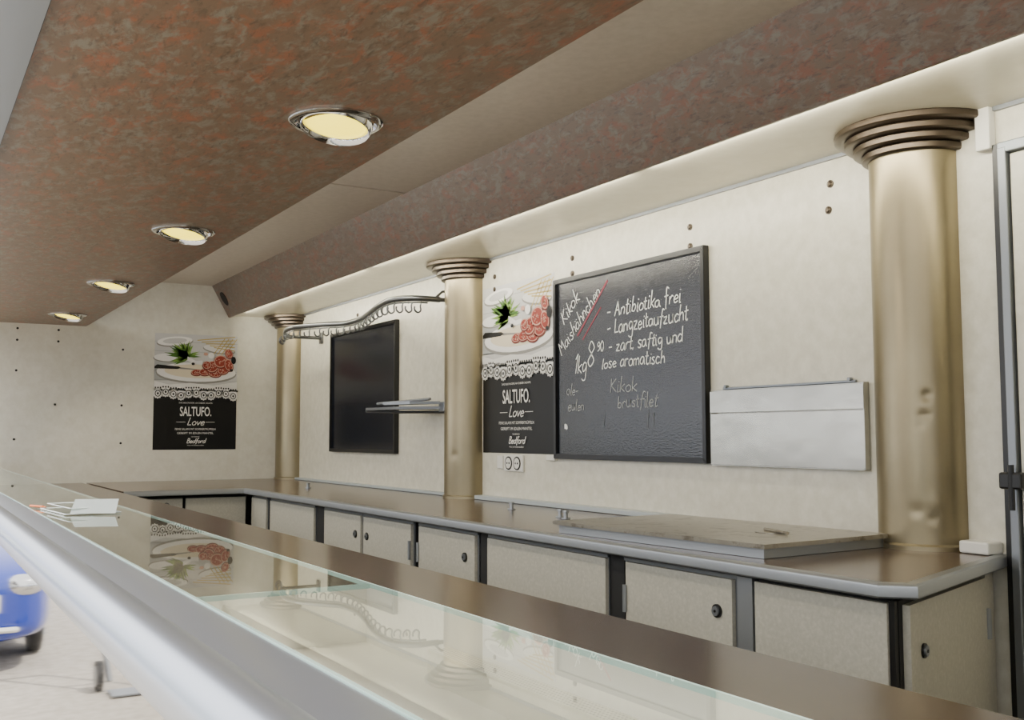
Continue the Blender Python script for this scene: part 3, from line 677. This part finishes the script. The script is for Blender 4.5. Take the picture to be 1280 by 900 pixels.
# ================================================================ world & lights
w=bpy.data.worlds.new('world'); scene.world=w; w.use_nodes=True; nt=w.node_tree
bg=nt.nodes['Background']; tc=nt.nodes.new('ShaderNodeTexCoord'); sp=nt.nodes.new('ShaderNodeSeparateXYZ'); rp=nt.nodes.new('ShaderNodeValToRGB')
nz=nt.nodes.new('ShaderNodeTexNoise'); nz.inputs['Scale'].default_value=6; ad=nt.nodes.new('ShaderNodeMath'); ad.operation='MULTIPLY_ADD'; ad.inputs[1].default_value=.25
nt.links.new(tc.outputs['Generated'],sp.inputs[0]); nt.links.new(tc.outputs['Generated'],nz.inputs['Vector'])
nt.links.new(nz.outputs['Fac'],ad.inputs[0]); nt.links.new(sp.outputs['Z'],ad.inputs[2]); nt.links.new(ad.outputs[0],rp.inputs['Fac'])
el=rp.color_ramp.elements; el[0].position=.10; el[0].color=(.45,.44,.42,1); el[1].position=.30; el[1].color=(1,1,1,1)
k=el.new(.2); k.color=(.5,.53,.58,1)
# street band near the horizon (stalls, foliage, facades)
vz=nt.nodes.new('ShaderNodeTexVoronoi'); vz.inputs['Scale'].default_value=24
nt.links.new(tc.outputs['Generated'],vz.inputs['Vector'])
cr=nt.nodes.new('ShaderNodeValToRGB'); sc=nt.nodes.new('ShaderNodeSeparateColor')
nt.links.new(vz.outputs['Color'],sc.inputs['Color']); nt.links.new(sc.outputs['Red'],cr.inputs['Fac']); cr.color_ramp.interpolation='CONSTANT'
e=cr.color_ramp.elements; e[0].position=0; e[0].color=(.08,.10,.12,1); e[1].position=.35; e[1].color=(.6,.58,.54,1)
for p_,c_ in ((.45,(.10,.28,.12,1)),(.57,(.10,.25,.75,1)),(.68,(.45,.14,.08,1)),(.76,(2.2,2.2,2.2,1)),(.9,(.2,.2,.2,1))):
    q_=e.new(p_); q_.color=c_
mk=nt.nodes.new('ShaderNodeMapRange'); mk.inputs['From Min'].default_value=.05; mk.inputs['From Max'].default_value=.12; mk.inputs['To Min'].default_value=.95; mk.inputs['To Max'].default_value=0
nt.links.new(sp.outputs['Z'],mk.inputs['Value'])
mxw=nt.nodes.new('ShaderNodeMix'); mxw.data_type='RGBA'; nt.links.new(mk.outputs['Result'],mxw.inputs[0]); nt.links.new(rp.outputs['Color'],mxw.inputs[6]); nt.links.new(cr.outputs['Color'],mxw.inputs[7])
nt.links.new(mxw.outputs[2],bg.inputs['Color']); bg.inputs['Strength'].default_value=3.4
def area(name,loc,target,sx,sy,e,c):
    l=bpy.data.lights.new(name,'AREA'); l.shape='RECTANGLE'; l.size=sx; l.size_y=sy; l.energy=e; l.color=c
    o=bpy.data.objects.new(name,l); COL.objects.link(o); o.location=loc
    o.rotation_euler=(Vector(target)-Vector(loc)).to_track_quat('-Z','Y').to_euler(); return o
# added fill lights, unseen behind the fascia lip, to brighten the soffit
for x in (-6.4,-4.0,-1.6,.6):
    area('soffit_fill',(x,2.142,.902),(x,2.6,.90),2.3,.010,13,(1,.94,.76))
for x in (-6.2,-3.4,-.6):  # unseen fill lamps added above the ceiling edge in place of bounced sunlight
    area('recess_fill',(x,1.16,.84),(x,2.6,.84),2.4,.05,3.5,(1,.95,.84))
sl=bpy.data.lights.new('sun','SUN'); sl.energy=6; sl.color=(1,.95,.87); sl.angle=math.radians(2)
so=bpy.data.objects.new('sun',sl); COL.objects.link(so)
so.rotation_euler=Vector((-.35,.5,-.95)).to_track_quat('-Z','Y').to_euler()

# ================================================================ camera
f,pit,yaw,rol=1293.07,.072862,.534714,-.001712
F=Vector((-math.cos(yaw)*math.cos(pit),math.sin(yaw)*math.cos(pit),math.sin(pit)))
R=Vector((math.sin(yaw),math.cos(yaw),0)); U=R.cross(F)
R2=R*math.cos(rol)+U*math.sin(rol); U2=-R*math.sin(rol)+U*math.cos(rol)
cam=bpy.data.cameras.new('camera'); cam.sensor_width=36; cam.lens=36*f/1280; cam.clip_start=.02
co=bpy.data.objects.new('camera',cam); COL.objects.link(co)
mw=Matrix((R2,U2,-F)).transposed().to_4x4(); co.matrix_world=mw; scene.camera=co
